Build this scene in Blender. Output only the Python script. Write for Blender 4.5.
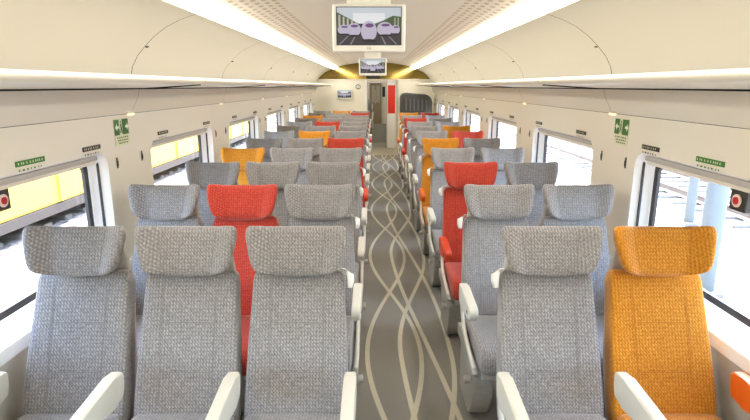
import bpy, bmesh, math, random
from mathutils import Vector, Matrix
random.seed(7)
PI = math.pi
S = bpy.context.scene
COL = S.collection
for o in list(bpy.data.objects):
    bpy.data.objects.remove(o)

# ------------------------------------------------------------------ camera
cam_d = bpy.data.cameras.new('camera')
cam = bpy.data.objects.new('camera', cam_d); COL.objects.link(cam)
CAMZ = 1.68
cam.location = (0.02, 0.0, CAMZ)
cam_d.sensor_width = 36.0
cam_d.lens = 530.0 / 750.0 * 36.0
cam.rotation_euler = (math.radians(90 - 13.17), 0, 0)
cam_d.clip_start = 0.05; cam_d.clip_end = 500
S.camera = cam
# ------------------------------------------------------------------ sky, sun, exposure
w = bpy.data.worlds.new('sky'); S.world = w; w.use_nodes = True
nt = w.node_tree
bg = nt.nodes['Background']
sky = nt.nodes.new('ShaderNodeTexSky'); sky.sky_type = 'NISHITA'
sky.sun_disc = False; sky.sun_elevation = math.radians(58); sky.dust_density = 4.0; sky.air_density = 1.0
nt.links.new(sky.outputs[0], bg.inputs[0]); bg.inputs[1].default_value = 3.8
sun_d = bpy.data.lights.new('sun', 'SUN'); sun_d.energy = 4.0; sun_d.angle = 0.01; sun_d.color = (1, .96, .9)
sun = bpy.data.objects.new('sun', sun_d); COL.objects.link(sun)
sun.rotation_euler = (math.radians(14), math.radians(7), 0)
LED = 18.0
S.view_settings.view_transform = 'Standard'; S.view_settings.look = 'None'
S.view_settings.gamma = 1.0; S.view_settings.use_curve_mapping = False
S.view_settings.exposure = 0.1
S.cycles.max_bounces = 10; S.cycles.diffuse_bounces = 6; S.cycles.transparent_max_bounces = 16
S.cycles.sample_clamp_indirect = 6.0

# ------------------------------------------------------------------ materials
M = {}
def mat(name, col, rough=.5, metal=0.0, emit=None, strength=0.0, noise=0.0, nscale=60.0, bump=0.0, spec=.5):
    m = bpy.data.materials.new(name); m.use_nodes = True
    n = m.node_tree; b = n.nodes['Principled BSDF']
    b.inputs['Base Color'].default_value = (*col, 1)
    b.inputs['Roughness'].default_value = rough; b.inputs['Metallic'].default_value = metal
    b.inputs['Specular IOR Level'].default_value = spec
    if emit:
        b.inputs['Emission Color'].default_value = (*emit, 1); b.inputs['Emission Strength'].default_value = strength
    if noise or bump:
        tc = n.nodes.new('ShaderNodeTexCoord'); t = n.nodes.new('ShaderNodeTexNoise')
        t.inputs['Scale'].default_value = nscale; t.inputs['Detail'].default_value = 4
        n.links.new(tc.outputs['Object'], t.inputs['Vector'])
        if noise:
            r = n.nodes.new('ShaderNodeValToRGB')
            r.color_ramp.elements[0].position = .3; r.color_ramp.elements[1].position = .7
            r.color_ramp.elements[0].color = (*[c * (1 - noise) for c in col], 1)
            r.color_ramp.elements[1].color = (*[min(1, c * (1 + noise)) for c in col], 1)
            n.links.new(t.outputs['Fac'], r.inputs[0]); n.links.new(r.outputs[0], b.inputs['Base Color'])
        if bump:
            bp = n.nodes.new('ShaderNodeBump'); bp.inputs['Strength'].default_value = bump
            bp.inputs['Distance'].default_value = .02
            n.links.new(t.outputs['Fac'], bp.inputs['Height']); n.links.new(bp.outputs[0], b.inputs['Normal'])
    M[name] = m
    return m

def fabric(name, dark, mid, light):
    """woven cloth with rows of short zigzag dashes"""
    m = bpy.data.materials.new(name); m.use_nodes = True
    n = m.node_tree; b = n.nodes['Principled BSDF']; L = n.links.new
    b.inputs['Roughness'].default_value = .9; b.inputs['Specular IOR Level'].default_value = .15
    b.inputs['Sheen Weight'].default_value = .25
    tc = n.nodes.new('ShaderNodeTexCoord'); sp = n.nodes.new('ShaderNodeSeparateXYZ')
    L(tc.outputs['Object'], sp.inputs[0])
    def mth(op, a, bb=None):
        k = n.nodes.new('ShaderNodeMath'); k.operation = op
        for i, v in enumerate((a, bb)):
            if v is None: continue
            if isinstance(v, (int, float)): k.inputs[i].default_value = v
            else: L(v, k.inputs[i])
        return k.outputs[0]
    v = mth('SUBTRACT', sp.outputs['Z'], mth('MULTIPLY', sp.outputs['Y'], .55))
    tri = mth('MODULO', mth('ADD', v, 2.0), 0.0108)                       # zigzag along the height
    u = mth('ADD', sp.outputs['X'], mth('MULTIPLY', tri, 0.55))
    s1 = mth('SINE', mth('MULTIPLY', u, 2 * PI / 0.0118))
    s2 = mth('SINE', mth('MULTIPLY', v, 2 * PI / 0.0108))
    val = mth('ADD', mth('MULTIPLY', s1, .17), mth('MULTIPLY', s2, .06))
    nz = n.nodes.new('ShaderNodeTexNoise'); nz.inputs['Scale'].default_value = 130
    L(tc.outputs['Object'], nz.inputs['Vector'])
    val = mth('ADD', val, nz.outputs['Fac'])
    r = n.nodes.new('ShaderNodeValToRGB'); e = r.color_ramp.elements
    e[0].position = .1; e[0].color = (*dark, 1); e[1].position = .92; e[1].color = (*light, 1)
    k = e.new(.5); k.color = (*mid, 1)
    L(val, r.inputs[0]); L(r.outputs[0], b.inputs['Base Color'])
    bp = n.nodes.new('ShaderNodeBump'); bp.inputs['Strength'].default_value = .12; bp.inputs['Distance'].default_value = .003
    L(val, bp.inputs['Height']); L(bp.outputs[0], b.inputs['Normal'])
    M[name] = m

fabric('grey', (.135, .126, .124), (.242, .228, .226), (.44, .42, .41))
fabric('orange', (.34, .115, .008), (.55, .21, .014), (.74, .35, .05))
fabric('red', (.28, .024, .016), (.44, .044, .028), (.62, .11, .06))
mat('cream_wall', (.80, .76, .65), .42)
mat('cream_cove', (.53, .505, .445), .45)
mat('rack_cream', (.73, .69, .59), .32)
mat('end_cream', (.80, .75, .62), .5)
mat('white_reveal', (.9, .9, .89), .35)
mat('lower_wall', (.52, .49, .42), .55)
mat('white_plastic', (.62, .595, .52), .38)
mat('shell_grey', (.45, .43, .39), .45)
mat('pedestal_grey', (.34, .33, .30), .5, noise=.06, nscale=30)
mat('grab_white', (.88, .87, .82), .35)
mat('orange_arm', (.72, .13, .01), .4)
mat('red_arm', (.62, .05, .015), .4)
mat('dark', (.015, .015, .015), .5)
mat('seam_grey', (.19, .18, .17), .9)
mat('seam_orange', (.46, .16, .01), .9)
mat('seam_red', (.32, .03, .02), .9)
mat('rubber', (.02, .02, .022), .45)
mat('aluminium', (.55, .54, .52), .35, .8)
mat('blind_grey', (.42, .40, .37), .45)
mat('gap_shade', (.02, .018, .015), .8)  # shade inside open joints, put into the colour
mat('carpet', (.265, .25, .22), .95, noise=.28, nscale=420, bump=.4, spec=.1)
mat('carpet_line', (.55, .51, .40), .95, noise=.2, nscale=300, bump=.3, spec=.1)
mat('vest_floor', (.42, .37, .28), .6, noise=.1, nscale=40)
mat('bronze', (.24, .175, .05), .08, 1.0)
mat('label_black', (.02, .017, .012), .5)
mat('label_green', (.035, .2, .02), .45)
mat('label_pale', (.72, .76, .52), .45)
mat('sign_green', (.018, .14, .01), .4)
mat('sign_white', (.82, .88, .76), .4)
mat('text_brown', (.10, .085, .05), .6)
mat('slot_brown', (.10, .075, .05), .5)
mat('red_panel', (.72, .03, .012), .4)
mat('red_dot', (.42, .01, .015), .4)
mat('pink_ring', (.85, .66, .62), .4)
mat('case_dark', (.045, .042, .036), .42)
mat('case_rib', (.10, .097, .09), .38)
mat('roof_dark', (.05, .05, .05), .9)
mat('warm_lamp', (.9, .8, .5), .5, emit=(1, .72, .30), strength=3.0)
mat('led', (1, 1, 1), .5, emit=(1, .955, .86), strength=LED)
mat('vest_fill', (1, 1, 1), .5, emit=(1, .94, .82), strength=7)  # glow of the lamps added for the vestibule and next car
mat('tv_white', (.85, .83, .74), .35)
mat('yellow_paint', (.72, .50, .07), .45, noise=.05, nscale=3)
mat('wagon_grey', (.055, .047, .043), .8)
mat('steel', (.14, .12, .11), .45, .6)
mat('sleeper', (.17, .16, .15), .9)
mat('post_blue', (.17, .205, .22), .7)
mat('brown_panel', (.30, .235, .16), .5); mat('door_glass', (.5, .46, .38), .2)
mat('bellows', (.20, .185, .16), .8)
# ballast: pale crushed stone
def ballast():
    m = bpy.data.materials.new('ballast'); m.use_nodes = True
    n = m.node_tree; b = n.nodes['Principled BSDF']; L = n.links.new
    tc = n.nodes.new('ShaderNodeTexCoord')
    v = n.nodes.new('ShaderNodeTexVoronoi'); v.inputs['Scale'].default_value = 9
    L(tc.outputs['Object'], v.inputs['Vector'])
    r = n.nodes.new('ShaderNodeValToRGB'); r.color_ramp.elements[0].color = (.03, .027, .025, 1)
    r.color_ramp.elements[0].position = .0; r.color_ramp.elements[1].position = .55
    r.color_ramp.elements[1].color = (.25, .24, .23, 1)
    L(v.outputs['Color'], r.inputs[0]); L(r.outputs[0], b.inputs['Base Color'])
    bp = n.nodes.new('ShaderNodeBump'); bp.inputs['Strength'].default_value = .8; bp.inputs['Distance'].default_value = .05
    L(v.outputs['Distance'], bp.inputs['Height']); L(bp.outputs[0], b.inputs['Normal'])
    b.inputs['Roughness'].default_value = .95; M['ballast'] = m
ballast()
def glass():
    m = bpy.data.materials.new('glass'); m.use_nodes = True
    n = m.node_tree; L = n.links.new; n.nodes.remove(n.nodes['Principled BSDF'])
    t = n.nodes.new('ShaderNodeBsdfTransparent'); t.inputs[0].default_value = (.93, .95, .94, 1)
    g = n.nodes.new('ShaderNodeBsdfGlossy'); g.inputs['Roughness'].default_value = .02
    lw = n.nodes.new('ShaderNodeLayerWeight'); lw.inputs[0].default_value = .5
    pw = n.nodes.new('ShaderNodeMath'); pw.operation = 'POWER'; pw.inputs[1].default_value = 5; L(lw.outputs['Facing'], pw.inputs[0])
    f = n.nodes.new('ShaderNodeMath'); f.operation = 'MULTIPLY_ADD'; f.inputs[1].default_value = .4; f.inputs[2].default_value = .03; L(pw.outputs[0], f.inputs[0])
    x = n.nodes.new('ShaderNodeMixShader'); L(f.outputs[0], x.inputs[0]); L(t.outputs[0], x.inputs[1]); L(g.outputs[0], x.inputs[2])
    L(x.outputs[0], n.nodes['Material Output'].inputs[0]); M['glass'] = m
glass()
def ceiling_mat():
    """cream panel with staggered rows of small oblong perforations beside the light strips"""
    m = bpy.data.materials.new('ceiling_panel'); m.use_nodes = True
    n = m.node_tree; b = n.nodes['Principled BSDF']; L = n.links.new
    b.inputs['Roughness'].default_value = .5
    tc = n.nodes.new('ShaderNodeTexCoord'); sp = n.nodes.new('ShaderNodeSeparateXYZ'); L(tc.outputs['Object'], sp.inputs[0])
    def mth(op, a, bb=None):
        k = n.nodes.new('ShaderNodeMath'); k.operation = op
        for i, v in enumerate((a, bb)):
            if v is None: continue
            if isinstance(v, (int, float)): k.inputs[i].default_value = v
            else: L(v, k.inputs[i])
        return k.outputs[0]
    ax = mth('ABSOLUTE', sp.outputs['X'])
    ci = mth('FLOOR', mth('DIVIDE', ax, .052))
    fx = mth('FRACT', mth('DIVIDE', ax, .052))
    yy = mth('ADD', mth('DIVIDE', sp.outputs['Y'], .115), mth('MULTIPLY', mth('MODULO', ci, 2), .5))
    fy = mth('FRACT', yy)
    a1 = mth('MULTIPLY', mth('LESS_THAN', mth('ABSOLUTE', mth('SUBTRACT', fx, .5)), .26), mth('LESS_THAN', mth('ABSOLUTE', mth('SUBTRACT', fy, .5)), .25))
    band = mth('MULTIPLY', mth('GREATER_THAN', ax, .572), mth('LESS_THAN', ax, .832))
    k = mth('MULTIPLY', a1, band)
    mx = n.nodes.new('ShaderNodeMix'); mx.data_type = 'RGBA'
    mx.inputs[6].default_value = (.76, .71, .60, 1); mx.inputs[7].default_value = (.50, .38, .24, 1)
    L(k, mx.inputs[0]); L(mx.outputs[2], b.inputs['Base Color']); M['ceiling_panel'] = m
ceiling_mat()

# ------------------------------------------------------------------ mesh helpers
def tag(o, label=None, cat=None, group=None, kind=None):
    if label: o['label'] = label
    if cat: o['category'] = cat
    if group: o['group'] = group
    if kind: o['kind'] = kind
    return o
def obj(name, me, parent=None, loc=None, rot=None):
    o = bpy.data.objects.new(name, me); COL.objects.link(o)
    if parent: o.parent = parent
    if loc: o.location = loc
    if rot: o.rotation_euler = rot
    return o
def empty(name, loc=(0, 0, 0), rz=0, **k):
    o = bpy.data.objects.new(name, None); COL.objects.link(o); o.location = loc; o.rotation_euler = (0, 0, rz)
    o.empty_display_size = .1
    return tag(o, **k)
def mesh(name, verts, faces, m, smooth=False):
    me = bpy.data.meshes.new(name); me.from_pydata([tuple(v) for v in verts], [], faces)
    bm = bmesh.new(); bm.from_mesh(me); bmesh.ops.recalc_face_normals(bm, faces=bm.faces); bm.to_mesh(me); bm.free()
    me.materials.append(M[m])
    if smooth: me.polygons.foreach_set('use_smooth', [True] * len(me.polygons))
    me.update(); return me
def from_bm(name, bm, m, smooth=False):
    me = bpy.data.meshes.new(name); bmesh.ops.recalc_face_normals(bm, faces=bm.faces); bm.to_mesh(me); bm.free()
    me.materials.append(M[m])
    if smooth: me.polygons.foreach_set('use_smooth', [True] * len(me.polygons))
    return me
def boxes(name, lst, m, bevel=0.0, seg=2):
    """lst of (x0,x1,y0,y1,z0,z1)"""
    bm = bmesh.new()
    for (x0, x1, y0, y1, z0, z1) in lst:
        v = [bm.verts.new(p) for p in ((x0, y0, z0), (x1, y0, z0), (x1, y1, z0), (x0, y1, z0), (x0, y0, z1), (x1, y0, z1), (x1, y1, z1), (x0, y1, z1))]
        for f in ((3, 2, 1, 0), (4, 5, 6, 7), (0, 1, 5, 4), (1, 2, 6, 5), (2, 3, 7, 6), (3, 0, 4, 7)): bm.faces.new([v[i] for i in f])
    if bevel: bmesh.ops.bevel(bm, geom=bm.edges[:], offset=bevel, segments=seg, affect='EDGES', profile=.5)
    return from_bm(name, bm, m)
def prism(name, pts, axis, a, b, m, bevel=0.0, seg=3, smooth=False):
    """polygon pts in the two other axes, extruded along axis from a to b"""
    def P(p, t):
        if axis == 'x': return (t, p[0], p[1])
        if axis == 'y': return (p[0], t, p[1])
        return (p[0], p[1], t)
    bm = bmesh.new()
    A = [bm.verts.new(P(p, a)) for p in pts]; B = [bm.verts.new(P(p, b)) for p in pts]
    n = len(pts)
    bm.faces.new(A); bm.faces.new(B[::-1])
    for i in range(n): bm.faces.new((A[i], B[i], B[(i + 1) % n], A[(i + 1) % n]))
    if bevel: bmesh.ops.bevel(bm, geom=bm.edges[:], offset=bevel, segments=seg, affect='EDGES', profile=.5)
    return from_bm(name, bm, m, smooth)
def loft(name, rings, m, smooth=True, caps=True):
    n = len(rings[0]); V = [p for r in rings for p in r]; F = []
    for i in range(len(rings) - 1):
        for j in range(n):
            F.append((i * n + j, i * n + (j + 1) % n, (i + 1) * n + (j + 1) % n, (i + 1) * n + j))
    if caps:
        F.append(tuple(range(n))[::-1]); F.append(tuple((len(rings) - 1) * n + j for j in range(n)))
    return mesh(name, V, F, m, smooth)
def sheet(name, prof, y0, y1, m, smooth=True, thick=0.0, ny=1):
    """profile (x,z) list swept along y; thin solid if thick"""
    V = []; F = []; n = len(prof)
    for j in range(ny + 1):
        y = y0 + (y1 - y0) * j / ny
        V += [(p[0], y, p[1]) for p in prof]
    for j in range(ny):
        for i in range(n - 1): F.append((j * n + i, j * n + i + 1, (j + 1) * n + i + 1, (j + 1) * n + i))
    return mesh(name, V, F, m, smooth)
def tube(name, pts, r, m, n=8):
    pts = [Vector(p) for p in pts]; rings = []
    for i, p in enumerate(pts):
        t = (pts[min(i + 1, len(pts) - 1)] - pts[max(i - 1, 0)]).normalized()
        a = t.orthogonal() if abs(t.x) > .9 else t.cross(Vector((1, 0, 0)))
        a.normalize(); b = t.cross(a)
        rr = r[i] if isinstance(r, (list, tuple)) else r
        rings.append([p + rr * (math.cos(2 * PI * k / n) * a + math.sin(2 * PI * k / n) * b) for k in range(n)])
    return loft(name, rings, m)
def disc(name, c, normal_axis, r, d, m, n=20, bevel=0):
    """short cylinder centred c along an axis"""
    pts = [(r * math.cos(2 * PI * k / n), r * math.sin(2 * PI * k / n)) for k in range(n)]
    ix = 'xyz'.index(normal_axis); o = [i for i in range(3) if i != ix]
    pts = [(c[o[0]] + p[0], c[o[1]] + p[1]) for p in pts]
    return prism(name, pts, normal_axis, c[ix] - d / 2, c[ix] + d / 2, m, bevel, 2)
def sup(t, e): 
    c = math.cos(t); s = math.sin(t)
    return math.copysign(abs(c) ** (2 / e), c), math.copysign(abs(s) ** (2 / e), s)
def sstep(a, b, x):
    t = max(0, min(1, (x - a) / (b - a))); return t * t * (3 - 2 * t)
def rrect(y0, y1, z0, z1, r, seg=7):
    pts = []
    for cx, cz, a in ((y1 - r, z1 - r, 0), (y0 + r, z1 - r, 90), (y0 + r, z0 + r, 180), (y1 - r, z0 + r, 270)):
        for k in range(seg + 1):
            t = math.radians(a + 90 * k / seg); pts.append((cx + r * math.cos(t), cz + r * math.sin(t)))
    return pts

# ------------------------------------------------------------------ the car body
W = 1.42            # inner wall half width at window height
GX = W + .10        # glass plane
BAY = 1.88; PIER0 = 3.18
Y0 = PIER0 - 3 * BAY; Y1 = 13.2
piers = [PIER0 + BAY * k for k in range(-3, 6)]
SEAM = 1.523
OP = (.22, BAY - .34, .70, 1.338)      # window opening within one bay

floor = obj('floor', boxes('floor', [(-W, W, Y0, Y1, -.06, 0)], 'carpet')); tag(floor, kind='structure', label='grey brown carpet floor of the railway car')
# carpet lines
T = 2.02; YB = 3.15
def ab(Y, s): return .143 + s * .173 * math.cos(PI * (Y - YB) / T)
def tri3(Y, ph):
    q = ((Y - YB) / T + ph) % 3.0           # 0 outer, 1 mid, 2 inner, 3 outer
    if q < 2: return .185 + .325 * (.5 + .5 * math.cos(PI * q / 2)) + .03 * math.sin(PI * q / 2)
    return .51 - .325 * (.5 + .5 * math.cos(PI * (q - 2)))
for i, fn in enumerate((lambda Y: ab(Y, 1), lambda Y: ab(Y, -1), lambda Y: tri3(Y, 2), lambda Y: tri3(Y, 1), lambda Y: tri3(Y, 0))):
    V = []; F = []; n = 220
    for k in range(n + 1):
        Y = -1.2 + (Y1 - .05 + 1.2) * k / n
        d = (fn(Y + .01) - fn(Y - .01)) / .02; l = math.hypot(1, d); wd = .0145
        for s in (-1, 1): V.append((fn(Y) + s * wd / l, Y - s * wd * d / l, .0015 + .0004 * i))
    for k in range(n): F.append((2 * k, 2 * k + 1, 2 * k + 3, 2 * k + 2))
    obj('carpet_line', mesh('carpet_line', V, F, 'carpet_line'), floor)

# side walls
wall = {}
for sd, nm in ((-1, 'left'), (1, 'right')):
    prof = [(sd * (W + .0), 0), (sd * (W - .0), .63), (sd * (W + .0), .70)]
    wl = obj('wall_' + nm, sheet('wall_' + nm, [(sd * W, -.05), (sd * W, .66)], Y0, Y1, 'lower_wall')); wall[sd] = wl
    tag(wl, kind='structure', label='cream panelled side wall of the car on the ' + ('three-seat' if sd < 0 else 'two-seat') + ' side')
    obj('wall_sill', boxes('wall_sill', [(min(sd * (W - .022), sd * W), max(sd * (W - .022), sd * W), Y0, Y1, .64, .70)], 'white_reveal', .006), wl)

def bay_panel(sd, full=True, length=BAY):
    bm = bmesh.new(); x = sd * W; g = 0.0
    outer = [(g, .66), (length - g, .66), (length - g, SEAM - .0012), (g, SEAM - .0012)]
    def loop(pts):
        v = [bm.verts.new((x, p[0], p[1])) for p in pts]
        return [bm.edges.new((v[i], v[(i + 1) % len(v)])) for i in range(len(v))]
    es = loop(outer)
    if full: es += loop(rrect(OP[0], OP[1], OP[2], OP[3], .085))
    bmesh.ops.triangle_fill(bm, use_beauty=True, use_dissolve=False, edges=es)
    return from_bm('wall_panel', bm, 'cream_wall')
def ring_mesh(name, A, B, m, smooth=True):
    """strip between two closed loops of 3d points"""
    n = len(A)
    return mesh(name, list(A) + list(B), [(i, (i + 1) % n, n + (i + 1) % n, n + i) for i in range(n)], m, smooth)

COVE = [(1.40, 1.735), (1.385, 1.79), (1.35, 1.85), (1.30, 1.905), (1.24, 1.96), (1.17, 2.008), (1.09, 2.046), (1.02, 2.07), (.995, 2.075)]
win_n = 0
def mir(p, sd): return [(sd * a, b) for a, b in p]
ceil_bm = [(-.885, 2.128), (-.80, 2.15), (-.65, 2.182), (-.45, 2.21), (-.22, 2.227), (0, 2.232), (.22, 2.227), (.45, 2.21), (.65, 2.182), (.80, 2.15), (.885, 2.128)]
ceiling = obj('ceiling', sheet('ceiling', ceil_bm, Y0, Y1, 'ceiling_panel')); tag(ceiling, kind='structure', label='cream ceiling with rows of small perforations beside the light strips')
shared = {}
for sd in (-1, 1):
    shared[sd, 'p'] = bay_panel(sd); 
    shared[sd, 'u'] = sheet('upper_panel', mir([(W, SEAM + .0012), (1.372, 1.615), (1.358, 1.661)], sd), .0015, BAY - .0015, 'cream_wall')
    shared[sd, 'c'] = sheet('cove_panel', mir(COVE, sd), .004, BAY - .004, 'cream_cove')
    # window parts, local y from the bay start
    A = [(sd * W, p[0], p[1]) for p in rrect(*OP, .085)]
    B = [(sd * GX, p[0], p[1]) for p in rrect(OP[0] + .05, OP[1] - .05, .748, 1.300, .06)]
    Bm = [(sd * (W + .012), p[0], p[1]) for p in rrect(OP[0] + .008, OP[1] - .008, .708, 1.331, .08)]
    n = len(A)
    shared[sd, 'r'] = mesh('reveal', A + Bm + B, [(i, (i + 1) % n, n + (i + 1) % n, n + i) for i in range(n)] + [(n + i, n + (i + 1) % n, 2 * n + (i + 1) % n, 2 * n + i) for i in range(n)], 'white_reveal', True)
    C = [(sd * (GX - .012), p[0], p[1]) for p in rrect(OP[0] + .085, OP[1] - .085, .778, 1.274, .045)]
    B2 = [(sd * (GX - .012), p[0], p[1]) for p in rrect(OP[0] + .047, OP[1] - .047, .746, 1.302, .06)]
    C2 = [(sd * (GX + .004), p[0], p[1]) for p in rrect(OP[0] + .085, OP[1] - .085, .778, 1.274, .045)]
    shared[sd, 's'] = mesh('rubber_seal', B2 + C + C2, [(i, (i + 1) % n, n + (i + 1) % n, n + i) for i in range(n)] + [(n + i, n + (i + 1) % n, 2 * n + (i + 1) % n, 2 * n + i) for i in range(n)], 'rubber')
    shared[sd, 'g'] = mesh('pane', [(sd * GX, p[0], p[1]) for p in rrect(OP[0] + .02, OP[1] - .02, .73, 1.315, .06)], [tuple(range(n))], 'glass')
    x0, x1 = sorted((sd * (W + .02), sd * (W + .062)))
    shared[sd, 'b'] = boxes('blind_box', [(x0, x1, OP[0] + .06, OP[1] - .06, 1.298, 1.324)], 'blind_grey', .006)
    shared[sd, 'bb'] = boxes('blind_bar', [(x0 + .008, x1 - .008, OP[0] + .07, OP[1] - .07, 1.28, 1.298)], 'rack_cream', .004)
    gl = []
    for yy in (OP[0] + .022, OP[1] - .031):
        gl.append((x0 + .012, x1 - .018, yy, yy + .009, .76, 1.30))
    shared[sd, 'gr'] = boxes('guide_rail', gl[:1], 'rubber', .002); shared[sd, 'gr2'] = boxes('guide_rail', gl[1:], 'rubber', .002)
for k, py in enumerate(piers):
    for sd in (-1, 1):
        if k < 8:
            obj('wall_panel', shared[sd, 'p'], wall[sd], (0, py, 0))
            obj('upper_panel', shared[sd, 'u'], wall[sd], (0, py, 0))
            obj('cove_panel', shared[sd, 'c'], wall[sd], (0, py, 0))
            win_n += 1
            wn = empty('window_%d' % win_n, (0, py, 0)); tag(wn, kind='structure')
            wn['label'] = 'car window with white reveal and black seal on the ' + ('three-seat' if sd < 0 else 'two-seat') + ' side'
            for nm, key in (('reveal', 'r'), ('rubber_seal', 's'), ('pane', 'g'), ('blind_box', 'b'), ('blind_bar', 'bb'), ('guide_rail', 'gr'), ('guide_rail', 'gr2')):
                obj(nm, shared[sd, key], wn)
        else:
            ln = Y1 - py
            obj('wall_panel', bay_panel(sd, False, ln), wall[sd], (0, py, 0))
            obj('upper_panel', sheet('upper_panel', mir([(W, SEAM + .0012), (1.372, 1.615), (1.358, 1.661)], sd), .003, ln, 'cream_wall'), wall[sd], (0, py, 0))
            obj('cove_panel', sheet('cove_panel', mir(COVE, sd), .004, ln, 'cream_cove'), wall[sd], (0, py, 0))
for k in range(2, 8):
    for sd in (-1, 1):
        obj('latch', disc('latch', (sd * 1.295, piers[k] + .012, 1.9), 'x', .005, .016, 'slot_brown', 10), wall[sd])
# dark sheets added behind the joints against light leaks, and outer roof
for sd, nm in ((-1, 'left'), (1, 'right')):
    obj('leak_backing', sheet('leak_backing', mir([(W + .012, SEAM - .05), (W + .03, 1.66), (1.43, 1.75), (1.36, 1.90), (1.2, 2.03), (1.02, 2.105), (1.0, 2.115)], sd), Y0, Y1, 'gap_shade'), wall[sd])
roof = obj('roof', sheet('roof', [(-1.62, 1.33), (-1.62, 1.9), (-1.3, 2.35), (0, 2.5), (1.3, 2.35), (1.62, 1.9), (1.62, 1.33)], Y0 - .1, 25, 'roof_dark')); tag(roof, kind='structure', label='outer roof skin of the car')
for sd in (-1, 1):
    a, b = sorted((sd * 1.53, sd * 1.62))
    obj('eaves', boxes('eaves', [(a, b, Y0 - .1, 25, 1.31, 1.335)], 'roof_dark'), roof)

# LED strips
ORD = ['first', 'second', 'third', 'fourth', 'fifth', 'sixth', 'seventh', 'eighth', 'ninth', 'tenth', 'eleventh', 'twelfth']
for sd in (-1, 1):
    st = empty('led_strip', (0, 0, 0), label='long glowing white light strip along the ceiling above the ' + ('three-seat' if sd < 0 else 'two-seat') + ' rows', cat='light', group='ceiling light strips')
    obj('diffuser', sheet('diffuser', mir([(.982, 2.083), (.965, 2.073), (.935, 2.072), (.91, 2.082), (.893, 2.102), (.889, 2.124)], sd), Y0, Y1 - .003, 'led'), st)
    obj('strip_trim', sheet('strip_trim', mir([(.990, 2.076), (.987, 2.072), (.981, 2.074), (.982, 2.085)], sd), Y0, Y1 - .003, 'rack_cream'), st)

# luggage rack sections
for sd in (-1, 1):
    x = .97
    lipp = []
    for k in range(13):
        a = PI * (.5 + k / 12.0); lipp.append((x + .016 + 0.019 * math.cos(a), 1.7070 + .0185 * math.sin(a)))
    traypro = [(x + .016, 1.7225), (1.33, 1.715), (1.395, 1.735), (1.40, 1.715), (1.355, 1.672), (1.325, 1.668), (x + .016, 1.69)]
    for k in range(9):
        ya = piers[k] + .006; yb = (piers[k + 1] - .006) if k < 8 else Y1 - .4
        n_end = 9 - k
        rk = empty('luggage_rack', (0, ya, 0), label='cream overhead luggage rack section on the %s side, %s from the end wall' % ('three-seat' if sd < 0 else 'two-seat', ORD[n_end - 1]), cat='luggage rack', group='overhead luggage rack sections')
        key = (sd, 'tray', k == 8)
        if key not in shared:
            shared[key] = prism('shelf', mir(traypro, sd), 'y', 0, yb - ya, 'rack_cream')
            shared[sd, 'lip', k == 8] = prism('front_lip', mir(lipp + [(x + .03, 1.69), (x + .03, 1.723)], sd), 'y', 0, yb - ya, 'rack_cream', smooth=False)
        if (sd, 'joint') not in shared:  # solid dark strips stand in for the shade in the rack gaps
            shared[sd, 'joint'] = prism('joint_shade_strip', mir([(x + .03, 1.691), (1.325, 1.669), (1.325, 1.661), (x + .03, 1.683)], sd), 'y', -.014, .004, 'gap_shade')
            shared[sd, 'gap'] = prism('gap_shade_strip', mir([(1.318, 1.671), (1.352, 1.674), (1.352, 1.669), (1.318, 1.666)], sd), 'y', 0.004, BAY - .016, 'gap_shade')
        if k: obj('joint_shade_strip', shared[sd, 'joint'], rk)
        if k < 8: obj('gap_shade_strip', shared[sd, 'gap'], rk)
        obj('shelf', shared[key], rk); obj('front_lip', shared[sd, 'lip', k == 8], rk)

# ------------------------------------------------------------------ end wall with doorway, vestibule and next car
DX0, DX1, DZ = -.19, .585, 1.83
ew = obj('wall_end', boxes('wall_end', [(-W - .1, DX0, Y1, Y1 + .06, 0, DZ), (DX1, W + .1, Y1, Y1 + .06, 0, DZ)], 'end_cream')); tag(ew, kind='structure', label='cream end wall with an open doorway')
tb = [(-1.5, DZ + .004), (1.5, DZ + .004), (1.5, 1.9), (1.2, 2.06), (.9, 2.25), (-.9, 2.25), (-1.2, 2.06), (-1.5, 1.9)]
obj('upper_fascia', prism('upper_fascia', tb, 'y', Y1 + .002, Y1 + .05, 'bronze'), ew)
obj('fascia_rail', boxes('fascia_rail', [(-1.45, 1.45, Y1 - .02, Y1, DZ - .012, DZ + .012)], 'end_cream', .004), ew)
bw = obj('wall_back', boxes('wall_back', [(-W - .1, W + .1, Y0 - .06, Y0, -.05, 2.3)], 'end_cream')); tag(bw, kind='structure', label='cream wall closing the car behind the front row')
tag(obj('trim_1', boxes('trim_1', [(DX0 - .035, DX0 + .012, Y1 - .012, Y1 + .075, 0, DZ - .013)], 'white_reveal', .005)), kind='structure', label='white door jamb beside the end wall screen')
tag(obj('trim_2', boxes('trim_2', [(DX1 - .012, DX1 + .03, Y1 - .012, Y1 + .075, 0, DZ - .013)], 'rack_cream', .005)), kind='structure', label='cream door jamb beside the dark case')
YV = 14.8
vf = obj('floor_vestibule', boxes('floor_vestibule', [(-W, W, Y1, YV, -.06, -.001)], 'vest_floor')); tag(vf, kind='structure', label='beige floor of the vestibule beyond the doorway')
vs = obj('wall_vestibule', boxes('wall_vestibule', [(-W - .06, -W, Y1, YV, 0, 2.0), (W, W + .06, Y1, YV, 0, 2.0), (-W, -.195, YV, YV + .05, 0, 2.0), (.345, W, YV, YV + .05, 0, 2.0), (-.195, .345, YV, YV + .05, 1.80, 2.0)], 'end_cream')); tag(vs, kind='structure', label='cream vestibule wall with narrow second doorway')
vc = obj('ceiling_vestibule', boxes('ceiling_vestibule', [(-W, W, Y1 + .05, YV + .05, 1.98, 2.02)], 'end_cream')); tag(vc, kind='structure', label='cream vestibule ceiling')
vl = empty('added_ceiling_light', (.2, 14.0, 1.98), label='added light panel in the vestibule ceiling beyond the doorway', cat='light')  # unseen lamp added to brighten the vestibule
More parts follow.
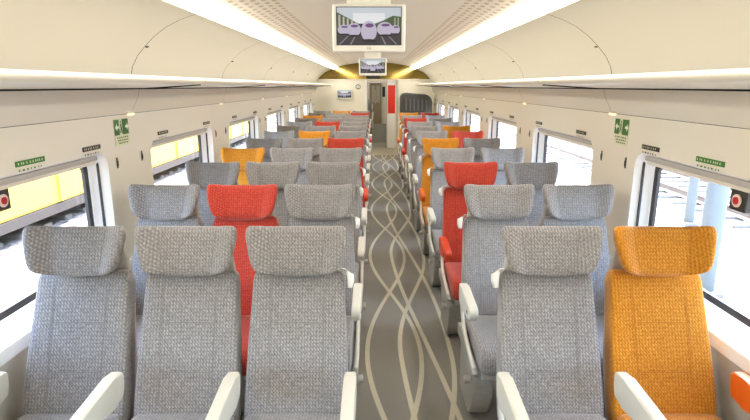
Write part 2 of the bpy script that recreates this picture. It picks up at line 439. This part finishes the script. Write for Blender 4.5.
obj('diffuser', boxes('diffuser', [(-.45, .45, -.3, .3, -.012, -.004)], 'vest_fill'), vl)
obj('frame', boxes('frame', [(-.48, -.45, -.33, .33, -.02, 0), (.45, .48, -.33, .33, -.02, 0), (-.45, .45, -.33, -.3, -.02, 0), (-.45, .45, .3, .33, -.02, 0)], 'tv_white'), vl)
pn = empty('door_panel', (.475, YV - .05, 0), label='tall white panel with a red upper field beside the second doorway', cat='panel')
obj('panel_body', boxes('panel_body', [(-.12, .12, -.02, .03, 0, 1.86)], 'white_reveal', .006), pn)
obj('red_field', boxes('red_field', [(-.108, .095, -.024, -.018, .95, 1.70)], 'red_panel'), pn)
tag(obj('trim_3', boxes('trim_3', [(-.215, -.17, YV - .03, YV, 0, 1.80), (.325, .352, YV - .03, YV, 0, 1.80), (-.17, .325, YV - .03, YV, 1.76, 1.80)], 'aluminium', .004)), kind='structure', label='metal frame of the narrow second doorway')
# gangway and next car
YG, YN = 16.2, 24.5
gw = obj('wall_gangway', boxes('wall_gangway', [(-.42, -.36, YV + .05, YG, 0, 1.98), (.50, .56, YV + .05, YG, 0, 1.98), (-.42, .56, YV + .05, YG, 1.95, 1.99)] + [(-.36, -.335, YV + .12 + .14 * i, YV + .18 + .14 * i, 0, 1.95) for i in range(9)] + [(.475, .50, YV + .12 + .14 * i, YV + .18 + .14 * i, 0, 1.95) for i in range(9)], 'bellows')); tag(gw, kind='structure', label='folded grey gangway walls between the cars')
tag(obj('floor_gangway', boxes('floor_gangway', [(-.42, .56, YV, YG, -.05, 0.0)], 'vest_floor')), kind='structure', label='beige gangway floor')
tag(obj('floor_next', boxes('floor_next', [(-W, W, YG, YN, -.06, 0)], 'carpet')), kind='structure', label='carpet floor of the next car')
nw = obj('wall_next', boxes('wall_next', [(-W - .05, -W, YG, YN, 0, 2.1), (W, W + .05, YG, YN, 0, 2.1), (-W, W, YN, YN + .05, 0, 2.1), (-W, -.36, YG - .05, YG, 0, 2.1), (.5, W, YG - .05, YG, 0, 2.1)], 'cream_wall')); tag(nw, kind='structure', label='cream walls of the next car')
tag(obj('ceiling_next', boxes('ceiling_next', [(-W, W, YG - .05, YN, 2.08, 2.12)], 'end_cream')), kind='structure', label='cream ceiling of the next car')
for sx in (-.7, .7):  # strips added to light the next car
    a = empty('added_ceiling_light', (sx, (YG + YN) / 2, 2.08), label='added light strip on the ceiling of the next car, %s side' % ('three-seat' if sx < 0 else 'two-seat'), cat='light', group='added next car light strips')
    obj('diffuser', boxes('diffuser', [(-.08, .08, -3.9, 3.9, -.014, -.002)], 'vest_fill'), a)
    obj('frame', boxes('frame', [(-.1, -.08, -3.92, 3.92, -.02, 0), (.08, .1, -3.92, 3.92, -.02, 0)], 'tv_white'), a)
ob = empty('info_screen', (.41, YN - .03, 1.45), label='dark screen on the far wall of the next car', cat='screen')
dn = obj('door_1', boxes('door_1', [(-.20, .30, YN - .03, YN - .001, .0, 1.86)], 'brown_panel')); tag(dn, kind='structure', label='brown door closing the far end of the next car')
obj('door_pane', boxes('door_pane', [(-.13, .02, YN - .036, YN - .031, .95, 1.7)], 'door_glass'), dn); obj('door_pane', boxes('door_pane', [(.08, .23, YN - .036, YN - .031, .95, 1.7)], 'door_glass'), dn)
obj('door_handle', boxes('door_handle', [(.035, .06, YN - .06, YN - .031, .9, 1.5)], 'aluminium'), dn)
obj('door_frame', boxes('door_frame', [(-.25, -.20, YN - .05, YN - .001, 0, 1.9), (.30, .35, YN - .05, YN - .001, 0, 1.9), (-.20, .30, YN - .05, YN - .001, 1.86, 1.9)], 'aluminium'), dn)
obj('screen_housing', boxes('screen_housing', [(-.07, .07, -.02, .03, -.25, .2)], 'case_dark', .008), ob)
obj('display', boxes('display', [(-.055, .055, -.024, -.019, -.2, .17)], 'rubber'), ob)

# ------------------------------------------------------------------ seats
REC = math.radians(20); SR, CR = math.sin(REC), math.cos(REC); ZC = .457
def bk(x, t, n): return (x, t * SR - n * CR, ZC + t * CR + n * SR)
NS = 44
cache = {}
def part_mesh(kind, colr):
    key = (kind, colr)
    if key in cache: return cache[key]
    if kind == 'backrest':
        rings = []
        for t, hw, th in ((-.07, .18, .05), (-.06, .197, .085), (-.02, .2, .10), (.06, .2, .105), (.16, .197, .105), (.26, .193, .10), (.36, .188, .095), (.44, .184, .09), (.50, .182, .085), (.526, .178, .078), (.541, .17, .06), (.549, .152, .03)):
            r = []
            for k in range(NS):
                c, s = sup(2 * PI * k / NS, 7); x = hw * c; nn = -.055 + th / 2 * s
                if s > 0: nn += .008 * abs(x / .2) ** 4 - .004 * (1 - (x / .2) ** 2)
                r.append(bk(x, t, nn))
            rings.append(r)
        me = loft('backrest', rings, colr)
    elif kind == 'headrest':
        rings = []
        tt = [(.0, .86, .45), (.011, .95, .8), (.037, .99, .97), (.08, 1, 1), (.135, 1, 1), (.162, .99, .97), (.175, .967, .8), (.181, .93, .45)]
        for t, sc, th in tt:
            r = []; f = t / .181
            hw = (.164 + .032 * min(1, f * 1.25) ** .8) * sc
            for k in range(NS):
                c, s = sup(2 * PI * k / NS, 4.5); x = hw * c; a = abs(c)
                wing = .06 * sstep(.5, 1.0, a)
                nn = -.012 + .046 * th * s * (1 - .25 * sstep(.6, 1, a)) + wing
                dt = -.014 * (1 - a * a) * (1 - f) + .004 * (1 - a * a) * f
                r.append(bk(x, .533 + t + dt, nn + .012))
            rings.append(r)
        me = loft('headrest', rings, colr)
    elif kind == 'seat_cushion':
        rings = []
        for y, hw, zt, zb in ((.03, .17, .42, .37), (.02, .19, .445, .345), (-.03, .194, .458, .335), (-.15, .194, .466, .33), (-.27, .194, .472, .33), (-.36, .194, .474, .332), (-.41, .192, .466, .335), (-.44, .188, .448, .342), (-.455, .185, .42, .355), (-.46, .16, .40, .37)):
            r = []
            for k in range(NS):
                c, s = sup(2 * PI * k / NS, 6); x = hw * c
                z = (zt + zb) / 2 + (zt - zb) / 2 * s + (.012 * (x / .2) ** 4 if s > 0 else 0)
                r.append((x, y, z))
            rings.append(r)
        me = loft('seat_cushion', rings, colr)
    elif kind == 'back_shell':
        rings = []
        for t, hw, n0, n1 in ((-.12, .17, -.10, -.12), (-.10, .19, -.095, -.135), (.2, .185, -.10, -.14), (.5, .165, -.09, -.125), (.62, .145, -.045, -.09), (.67, .135, -.04, -.08), (.69, .11, -.045, -.07)):
            r = []
            for k in range(24):
                c, s = sup(2 * PI * k / 24, 6); r.append(bk(hw * c, t, (n0 + n1) / 2 + (n0 - n1) / 2 * s))
            rings.append(r)
        me = loft('back_shell', rings, 'shell_grey')
    elif kind == 'seam':
        bm = bmesh.new()
        def strip(p, q, wd=.0022):
            (xa, ta), (xb, tb_) = p, q
            nx, ntt = -(tb_ - ta), (xb - xa); l = math.hypot(nx, ntt); nx, ntt = nx / l * wd, ntt / l * wd
            segs = 8
            prev = None
            for i in range(segs + 1):
                x = xa + (xb - xa) * i / segs; t = ta + (tb_ - ta) * i / segs
                th = .105 if t < .26 else .105 - .015 * (t - .26) / .18
                nn = -.055 + th / 2 * (1 if abs(x) < .17 else .98) + .008 * abs(x / .2) ** 4 - .004 * (1 - (x / .2) ** 2) + .0012
                a = bm.verts.new(bk(x + nx, t + ntt, nn)); b = bm.verts.new(bk(x - nx, t - ntt, nn))
                if prev: bm.faces.new((prev[0], a, b, prev[1]))
                prev = (a, b)
        strip((-.105, .03), (-.105, .47), .0014); strip((.105, .03), (.105, .47), .0014)
        strip((-.105, .15), (.105, .15), .0014); strip((-.105, .34), (.105, .34), .0014)
        me = from_bm('seam', bm, 'seam_' + colr)
    elif kind == 'headrest_seam':
        bm = bmesh.new()
        for sx in (1,):
            prev = None
            for i in range(9):
                f = .12 + .78 * i / 8; t = .181 * f; hw = .164 + .032 * min(1, f * 1.25) ** .8; a = .56
                nn = .0345 + .012 * 0 + .06 * sstep(.5, 1, a) + .0115
                x = sx * hw * a
                p1 = bm.verts.new(bk(x - .0016, 0.533 + t, nn)); p2 = bm.verts.new(bk(x + .0016, 0.533 + t, nn))
                if prev: bm.faces.new((prev[0], p1, p2, prev[1]))
                prev = (p1, p2)
        me = from_bm('seam', bm, 'seam_' + colr)
    elif kind == 'armrest':
        pr = [(-.035, .60), (-.03, .645), (-.045, .66), (-.10, .663), (-.34, .652), (-.365, .64), (-.372, .615), (-.355, .585), (-.32, .572), (-.12, .555), (-.05, .56)]
        me = prism('armrest', pr, 'x', -.0222, .0222, colr, .011, 3)
    elif kind == 'arm_button':
        me = disc('button', (.0, -.30, .607), 'x', .011, .047, 'dark', 12)
    elif kind == 'arm_pivot':
        me = disc('pivot_cap', (.0, -.085, .61), 'x', .022, .0455, colr, 18)
    elif kind == 'side_trim':
        me = tube('side_trim', [(0, -.05, .585), (0, -.035, .54), (0, -.05, .49), (0, -.10, .44), (0, -.20, .405), (0, -.32, .385), (0, -.43, .375)], [.012, .011, .010, .010, .011, .012, .012], 'white_plastic')
    elif kind == 'side_panel':
        pr = [(.03, .345), (.03, .40), (-.10, .415), (-.43, .372), (-.452, .355), (-.44, .338), (-.20, .325)]
        me = prism('side_panel', pr, 'x', -.0125, .0125, 'pedestal_grey', .005, 2)
    elif kind == 'pedestal':
        pr = [(.05, 0), (.06, .26), (.03, .292), (-.33, .29), (-.355, .26), (-.345, .18), (-.31, .09), (-.26, .025), (-.21, 0)]
        me = prism('pedestal', pr, 'x', -.05, .05, 'pedestal_grey', .008, 2)
    elif kind == 'seat_frame':
        me = boxes('seat_frame', [(-.175, .175, -.40, .02, .29, .34)], 'shell_grey', .01)
    elif kind == 'knob':
        me = disc('pivot_knob', (0, -.345, .27), 'x', .021, .03, 'aluminium', 14, .003)
    elif kind == 'grab_handle':
        pts = [bk(.006, .545, -.012), bk(-.012, .543, -.012), bk(-.022, .53, -.012), bk(-.025, .505, -.012), bk(-.022, .475, -.016)]
        rings = []
        for p, (a, b) in zip(pts, ((.012, .018), (.013, .022), (.014, .024), (.013, .024), (.009, .018))):
            rr = []
            for k in range(12):
                c, s = sup(2 * PI * k / 12, 4)
                rr.append((p[0] + a * c, p[1] - b * s * CR, p[2] + (a * c if p is pts[0] or p is pts[1] else 0) * .8 + b * s * SR))
            rings.append(rr)
        me = loft('grab_handle', rings, 'grab_white')
    cache[key] = me
    return me

ARM = {'grey': 'white_plastic', 'orange': 'orange_arm', 'red': 'red_arm'}
def seat(x, y, colr, arms, aisle, label, group):
    """arms: list of (dx, coloured); aisle: -1/+1 side of the aisle or 0"""
    r = empty('train_seat', (x, y, 0), label=label, cat='seat', group=group)
    obj('seat_cushion', part_mesh('seat_cushion', colr), r)
    b = obj('backrest', part_mesh('backrest', colr), r); obj('seam', part_mesh('seam', colr), b)
    h = obj('headrest', part_mesh('headrest', colr), r); obj('seam', part_mesh('headrest_seam', colr), h); obj('seam', part_mesh('headrest_seam', colr), h).scale = (-1, 1, 1)
    obj('back_shell', part_mesh('back_shell', ''), r)
    obj('seat_frame', part_mesh('seat_frame', ''), r)
    for dx, col in arms:
        a = obj('armrest', part_mesh('armrest', ARM[colr] if col else 'white_plastic'), r, (dx, 0, 0))
        obj('button', part_mesh('arm_button', ''), a); obj('pivot_cap', part_mesh('arm_pivot', ARM[colr] if col else 'white_plastic'), a)
    if aisle:
        obj('pedestal', part_mesh('pedestal', ''), r, (aisle * .15, 0, 0))
        obj('side_trim', part_mesh('side_trim', ''), r, (aisle * .216, 0, 0))
        obj('side_panel', part_mesh('side_panel', ''), r, (aisle * .213, 0, 0))
        obj('pivot_knob', part_mesh('knob', ''), r, (aisle * .232, 0, 0))
        g = obj('grab_handle', part_mesh('grab_handle', ''), r, (aisle * .185, 0, 0))
        if aisle > 0: g.scale = (-1, 1, 1)
    else:
        obj('pedestal', part_mesh('pedestal', ''), r)
    return r
P = .9; YR1 = 1.806
XS = {'W': -1.147, 'M': -.714, 'A': -.286, 'a': .707, 'w': 1.145}
COLR = {('W', 4): 'orange', ('W', 10): 'orange', ('M', 2): 'red', ('M', 6): 'orange', ('M', 8): 'red', ('M', 12): 'orange', ('A', 5): 'red', ('A', 11): 'red',
        ('w', 1): 'orange', ('w', 6): 'red', ('w', 7): 'orange', ('w', 11): 'red', ('a', 3): 'red', ('a', 5): 'orange', ('a', 9): 'red', ('a', 11): 'orange'}
WORD = {'W': 'window', 'M': 'middle', 'A': 'aisle', 'a': 'aisle', 'w': 'window'}
for n in range(1, 13):
    y = YR1 + (n - 1) * P
    for k in 'WMAaw':
        if k in 'aw' and n == 12: continue
        c = COLR.get((k, n), 'grey')
        left = k in 'WMA'
        idx = (12 - n) if left else (11 - n)
        lab = '%s patterned %s seat of a %s row, %s row from the end wall' % (c, WORD[k], 'three-seat' if left else 'two-seat', ORD[idx])
        arms = {'W': [(-.211, True), (.2165, False)], 'M': [(.214, False)], 'A': [(.216, True)], 'a': [(-.216, True), (.219, False)], 'w': [(.211, True)]}[k]
        seat(XS[k], y, c, arms, {'A': 1, 'a': -1}.get(k, 0), lab, 'patterned seats of the car')
for i in range(5):
    for k in 'Aa':
        seat(XS[k], 17.6 + i * 1.1, 'grey', [(.222 if k == 'A' else -.222, False)], 1 if k == 'A' else -1, 'grey aisle seat of the next car, %s row past the doorway, %s side' % (ORD[i], 'three-seat' if k == 'A' else 'two-seat'), 'seats in the next car')

# ------------------------------------------------------------------ flat print helper: 2d polygons on a plane
def flat(name, polys, m, parent, off=0.0):
    """polys in local (u, v); plane normal is local -y, raised by off"""
    V = []; F = []
    for p in polys:
        F.append(tuple(range(len(V), len(V) + len(p)))); V += [(q[0], -off, q[1]) for q in p]
    return obj(name, mesh(name, V, F, m), parent)
def R(x0, x1, z0, z1): return [(x0, z0), (x1, z0), (x1, z1), (x0, z1)]
def ell(cx, cz, rx, rz, n=20): return [(cx + rx * math.cos(2 * PI * k / n), cz + rz * math.sin(2 * PI * k / n)) for k in range(n)]
def on_wall(name, sd, y, z, **k):
    """empty whose local x runs along the wall to the viewer's right and whose local -y faces the room"""
    return empty(name, (sd * (W - .0015), y, z), (PI / 2 if sd < 0 else -PI / 2), **k)
def side(sd): return 'three-seat' if sd < 0 else 'two-seat'

# exit signs on the first pier
for sd in (-1, 1):
    s = on_wall('exit_sign', sd, PIER0 - .15, 1.45, label='green emergency exit sticker with white arrows on the %s side wall' % side(sd), cat='sign', group='emergency exit stickers'); s.scale = (.86, 1, .86)
    obj('sticker', boxes('sticker', [(-.10, .10, -.001, .001, -.115, .058)], 'label_pale'), s).location.y = 0
    flat('sticker_top', [R(-.10, -.03, -.045, .055)], 'sign_green', s, .002)
    flat('sticker_top', [R(.012, .10, -.045, .055)], 'sign_green', s, .002)
    ar = [(-.088, .005), (-.062, .03), (-.062, .013), (-.04, .013), (-.04, -.003), (-.062, -.003), (-.062, -.02)]
    flat('arrow', [ar], 'sign_white', s, .003)
    flat('arrow', [[(-a + .012, b) for a, b in ar][::-1]], 'sign_white', s, .003)
    flat('running_figure', [ell(-.010, .038, .007, .008), [(-.02, .025), (.0, .027), (.002, -.005), (.008, -.035), (-.001, -.037), (-.008, -.01), (-.018, -.036), (-.025, -.032), (-.014, .0)]], 'sign_green', s, .003)
    random.seed(3)
    mk = []
    for r_, zz in enumerate((-.062, -.08, -.098)):
        xx = -.075 + .01 * r_
        while xx < .078:
            l = random.uniform(.008, .022); mk.append(R(xx, xx + l, zz - .004, zz + .004)); xx += l + random.uniform(.006, .012)
    flat('lettering', mk, 'text_brown', s, .003)
# seat number plates above every window and the green plate above the window by the front row
def plate(sd, y, z, ln, m, name, label, cat, group):
    s = on_wall(name, sd, y, z, label=label, cat=cat, group=group)
    obj('plate', boxes('plate', [(-ln / 2, ln / 2, -.003, .001, -.010, .012)], m), s)
    random.seed(11); mk = []; xx = -ln / 2 + .012
    while xx < ln / 2 - .02:
        l = random.uniform(.006, .016); mk.append(R(xx, xx + l, -.030, -.023)); xx += l + random.uniform(.008, .018)
    flat('lettering', mk, 'text_brown' if m == 'label_black' else 'label_green', s, .002)
    mk = []; xx = -ln / 2 + .01
    while xx < ln / 2 - .016:
        mk.append(R(xx, xx + .006, -.003, .006)); xx += random.uniform(.012, .022)
    flat('symbol', mk, 'label_pale', s, .0045)
for k in range(1, 8):
    for sd in (-1, 1):
        nth = ORD[7 - k]
        for e, yy in (('nearer', OP[0] + .22), ('farther', OP[1] - .15)):
            if k == 2 and e == 'nearer' and False: continue
            plate(sd, piers[k] + yy, 1.372, .17, 'label_black', 'seat_number_plate', 'black plate above %s end of the %s window from the end wall, %s side' % ('doorway' if e == 'farther' else 'other', nth, side(sd)), 'sign', 'black seat number plates')
for sd in (-1, 1):
    plate(sd, piers[2] + .90, 1.372, .19, 'label_green', 'window_notice', 'green notice strip above the window beside the front row, %s side' % side(sd), 'sign', 'green window notices')
# coat hooks (dark slots) on the piers and little warm lamps under the racks
for k in range(2, 9):
    for sd in (-1, 1):
        for dy, wh in ((-.24, 'first'), (.08, 'second')):
            if piers[k] + dy > Y1: continue
            h = on_wall('coat_hook', sd, piers[k] + dy, 1.262, label='dark coat hook, %s of two on the %s pier from the end wall, %s side' % (wh, ORD[8 - k], side(sd)), cat='hook', group='coat hooks, %s side' % side(sd))
            obj('back_plate', boxes('back_plate', [(-.007, .007, -.003, .001, -.03, .03)], 'slot_brown', .001), h)
            obj('hook_peg', boxes('hook_peg', [(-.0035, .0035, -.007, -.003, -.018, .012)], 'dark', .001), h)
        lm = on_wall('wall_lamp', sd, piers[k] - .02, SEAM + .004, label='tiny warm lamp above the %s pier from the end wall, %s side' % (ORD[8 - k], side(sd)), cat='lamp', group='tiny warm wall lamps, %s side' % side(sd))
        obj('housing', boxes('housing', [(-.045, .045, -.006, .001, -.006, .010)], 'rack_cream', .002), lm)
        obj('lens', boxes('lens', [(-.038, .038, -.008, -.001, -.010, -.006)], 'warm_lamp'), lm)
# emergency boxes hanging at the top of the front windows
for sd in (-1, 1):
    e = empty('hammer_box', (sd * (W + .055), 2.05, 1.238), (PI / 2 if sd < 0 else -PI / 2), label='black emergency box with red and pink round mark at window top, %s side' % side(sd), cat='emergency box', group='emergency boxes')
    obj('box_body', boxes('box_body', [(-.047, .047, -.022, .02, -.042, .045)], 'label_black', .006), e)
    c = disc('ring', (0, -.024, .0), 'y', .026, .006, 'pink_ring', 24); obj('ring', c, e)
    c = disc('button', (0, -.028, .0), 'y', .015, .006, 'red_dot', 20); obj('button', c, e)
    obj('hanger', boxes('hanger', [(-.02, .02, -.005, .005, .045, .068)], 'aluminium'), e)

# ------------------------------------------------------------------ screens
def emi(name, col, s=.6):
    mat(name, tuple(c * .2 for c in col), .3, emit=col, strength=s)
emi('scr_sky', (.62, .68, .74)); emi('scr_cloud', (.86, .88, .92)); emi('scr_hill', (.08, .12, .05)); emi('scr_ground', (.045, .04, .05))
emi('scr_train', (.56, .52, .66)); emi('scr_mark', (.16, .07, .24)); emi('scr_dark', (.015, .015, .02)); emi('scr_rail', (.26, .23, .28)); emi('scr_build', (.10, .10, .07)); emi('scr_light', (.5, .52, .42))
def tv(loc, wd, label, hang, stem):
    t = empty('television', loc, label=label, cat='television', group='car screens')
    h = wd * .60
    obj('housing', boxes('housing', [(-wd / 2, wd / 2, 0, .05, -h / 2 - .008, h / 2)], 'tv_white', .008), t)
    sw, sh = wd * .435, h * .40
    cz = .006
    def Q(polys): return [[(x * sw, cz + z * sh) for x, z in p] for p in polys]
    d = obj('display', boxes('display', [(-sw - .004, sw + .004, -.004, .002, cz - sh - .004, cz + sh + .004)], 'scr_dark'), t)
    flat('picture_sky', Q([R(-1, 1, .0, 1)]), 'scr_sky', d, .005)
    flat('picture_cloud', Q([R(-.5, .5, .15, .7)]), 'scr_cloud', d, .0055)
    flat('picture_ground', Q([R(-1, 1, -1, .12)]), 'scr_ground', d, .006)
    flat('picture_hill', Q([[(.15, .1), (.45, .3), (.75, .55), (1, .5), (1, -.1), (.15, .0)]]), 'scr_hill', d, .0065)
    flat('picture_building', Q([[(-1, .75), (-.35, .15), (-.3, 0), (-1, -.2)]]), 'scr_build', d, .0065)
    flat('picture_pillar', Q([R(-.95 + .13 * i, -.89 + .13 * i, -.1, .6 - .1 * i) for i in range(5)] + [R(.8 + .1 * i, .83 + .1 * i, .0, .45) for i in range(2)]), 'scr_light', d, .007)
    for a, b in ((-.2, -.95), (-.1, -.6), (.45, .5), (.55, .85)):
        flat('picture_rail', Q([[(-.2 + a, -.1), (-.17 + a, -.1), (b + .05, -1), (b, -1)]]), 'scr_rail', d, .0072)
    for cx, cz_, rx, rz in ((-.78, -.2, .2, .27), (-.47, -.2, .22, .36), (.5, -.16, .25, .38), (.83, -.2, .14, .25), (.0, -.28, .25, .56)):
        flat('picture_train', Q([ell(cx, cz_, rx, rz)]), 'scr_train', d, .0075 + .0002 * rx)
        flat('picture_windscreen', Q([ell(cx + .02, cz_ + rz * .55, rx * .55, rz * .2)]), 'scr_mark', d, .0082)
        flat('picture_shadow', Q([ell(cx, cz_ - rz * .92, rx * .9, rz * .16)]), 'scr_dark', d, .0082)
    fc = bpy.data.curves.new('txt', 'FONT'); fc.body = 'LG'; fc.size = .018; fc.align_x = 'CENTER'
    fo = bpy.data.objects.new('txt', fc); COL.objects.link(fo)
    bpy.context.view_layer.update()
    me = bpy.data.meshes.new_from_object(fo.evaluated_get(bpy.context.evaluated_depsgraph_get())); bpy.data.objects.remove(fo)
    me.materials.clear(); me.materials.append(M['text_brown'])
    obj('lettering', me, t, (0, -.002, -h / 2 + .005), (PI / 2, 0, 0))
    if hang: obj('ceiling_bracket', boxes('ceiling_bracket', [(-wd * .3, wd * .3, .015, .06, h / 2 - .01, stem)], 'tv_white', .004), t)
    else: obj('wall_bracket', boxes('wall_bracket', [(-.08, .08, .045, stem, -.07, .07)], 'dark'), t)
tv((-.012, 2.93, 1.98), .385, 'large white framed screen showing parked trains, hanging by the front rows', True, .248)
tv((-.012, 7.65, 1.945), .385, 'white framed screen hanging from the ceiling midway along the car', True, .283)
tv((-.72, Y1 - .075, 1.49), .37, 'screen mounted on the cream end wall beside the doorway', False, .074)
di = empty('info_display', (-.02, Y1 - .06, 1.90), label='dark unlit display box above the end doorway', cat='display')
obj('housing', boxes('housing', [(-.17, .17, 0, .055, -.045, .045)], 'case_dark', .006), di)
obj('display', boxes('display', [(-.155, .155, -.003, .002, -.034, .034)], 'rubber'), di)
pg = empty('pictogram', (-.39, Y1 - .003, 1.66), label='small round dark pictogram on the cream end wall', cat='sign')
def annulus(r0, r1, n=24):
    return [[(r0 * math.cos(a), r0 * math.sin(a)), (r1 * math.cos(a), r1 * math.sin(a)), (r1 * math.cos(b), r1 * math.sin(b)), (r0 * math.cos(b), r0 * math.sin(b))] for a, b in ((2 * PI * k / n, 2 * PI * (k + 1) / n) for k in range(n))]
obj('disc_plate', disc('disc_plate', (0, 0, 0), 'y', .062, .004, 'sign_white', 24), pg)
flat('ring', annulus(.042, .06), 'text_brown', pg, .003)
flat('symbol', [R(-.008, .008, -.05, .03)], 'text_brown', pg, .0035)

# dark ribbed case on a low cabinet behind the last two-seat row
cb = empty('storage_cabinet', (.97, 12.55, 0), label='low cream cabinet behind the last two-seat row, carrying the dark case', cat='cabinet')
obj('cabinet_body', boxes('cabinet_body', [(-.40, .40, -.28, .32, 0, 1.03)], 'end_cream', .01), cb)
obj('cabinet_door', boxes('cabinet_door', [(-.38, -.01, -.295, -.281, .06, 1.0)], 'rack_cream', .004), cb)
obj('cabinet_door', boxes('cabinet_door', [(.01, .38, -.295, -.281, .06, 1.0)], 'rack_cream', .004), cb)
lc = empty('luggage_case', (.97, 12.55, 1.032), label='big dark charcoal ribbed case behind the last two-seat row', cat='suitcase')
ol = [(-.36, 0), (.33, 0), (.37, .05), (.36, .30), (.32, .40), (.24, .455), (-.22, .50), (-.32, .49), (-.365, .43), (-.375, .1)]
obj('case_body', prism('case_body', ol, 'y', -.2, .2, 'case_dark', .03, 3), lc)
for i in range(6):
    x = -.24 + .092 * i
    obj('rib', boxes('rib', [(x - .017, x + .017, -.222, -.19, .09, .38 - .01 * i)], 'case_rib', .008), lc)
obj('rim', prism('rim', [(-.33, .03), (.32, .03), (.33, .06), (-.34, .06)], 'y', -.212, -.19, 'case_rib', .004, 2), lc)

# ------------------------------------------------------------------ outside
GZ = -.77
gr = obj('ground', mesh('ground', [(-150, -100, GZ), (150, -100, GZ), (150, 250, GZ), (-150, 250, GZ)], [(0, 1, 2, 3)], 'ballast')); tag(gr, kind='structure', label='bright pale ballast ground beside the car')
# yellow wagon
wg = empty('yellow_wagon', (-7.05, 16, GZ), label='long yellow rail wagon parked outside the three-seat side windows', cat='wagon')
obj('body', boxes('body', [(-1.45, 1.45, -11, 11, .42, 3.7)], 'yellow_paint', .05), wg)
obj('roof', prism('roof', [(-1.5, 3.68), (1.5, 3.68), (1.1, 4.0), (0, 4.1), (-1.1, 4.0)], 'y', -11.05, 11.05, 'wagon_grey'), wg)
for i in range(12):
    obj('rib', boxes('rib', [(1.45, 1.49, -10.6 + i * 1.92, -10.5 + i * 1.92, .45, 3.6)], 'yellow_paint', .01), wg)
obj('sole_bar', boxes('sole_bar', [(-1.4, 1.46, -11.1, 11.1, .26, .42)], 'wagon_grey'), wg)
for yb in (-8.3, -6.5, 6.5, 8.3):
    for xs in (-.75, .75):
        obj('wheel', disc('wheel', (xs, yb, .632), 'x', .42, .12, 'steel', 28, .01), wg)
def track(x0, label):
    t = empty('railway_track', (x0, 30, GZ), label=label, cat='track')
    for dx in (-.72, .72):
        obj('rail', prism('rail', [(dx - .07, 0.06), (dx + .07, .06), (dx + .02, .09), (dx + .02, .17), (dx + .036, .18), (dx + .036, .21), (dx - .036, .21), (dx - .036, .18), (dx - .02, .17), (dx - .02, .09)], 'y', -45, 60, 'steel'), t)
    sm = boxes('sleeper', [(-1.25, 1.25, -.12, .12, -.05, .07)], 'sleeper', .02, 1)
    for i in range(70): obj('sleeper', sm, t, (0, -28 + i * .65, 0))
track(-7.05, 'railway track under the yellow wagon'); track(7.6, 'empty railway track beyond the two-seat side windows')
track(14.5, 'second empty railway track farther beyond the two-seat side windows')
for x, y, rr, h, lab in ((4.0, 6.05, .12, 5.2, 'pale blue grey catenary post close to the car on the two-seat side'), (5.7, 9.3, .085, 6.0, 'thinner pale post between the car and the empty tracks'), (5.7, 27, .085, 6.0, 'distant pale post beside the empty tracks')):
    p = empty('line_post', (x, y, GZ), label=lab, cat='post')
    obj('shaft', tube('shaft', [(0, 0, 0), (0, 0, h * .5), (0, 0, h)], [rr, rr * .95, rr * .85], 'post_blue', 16), p)
    obj('footing', boxes('footing', [(-rr * 1.4, rr * 1.4, -rr * 1.4, rr * 1.4, -.05, .06)], 'sleeper', .02), p)
    obj('arm', tube('arm', [(0, 0, h * .92), (1.6, 0, h * .95)], .035, 'steel', 8), p)
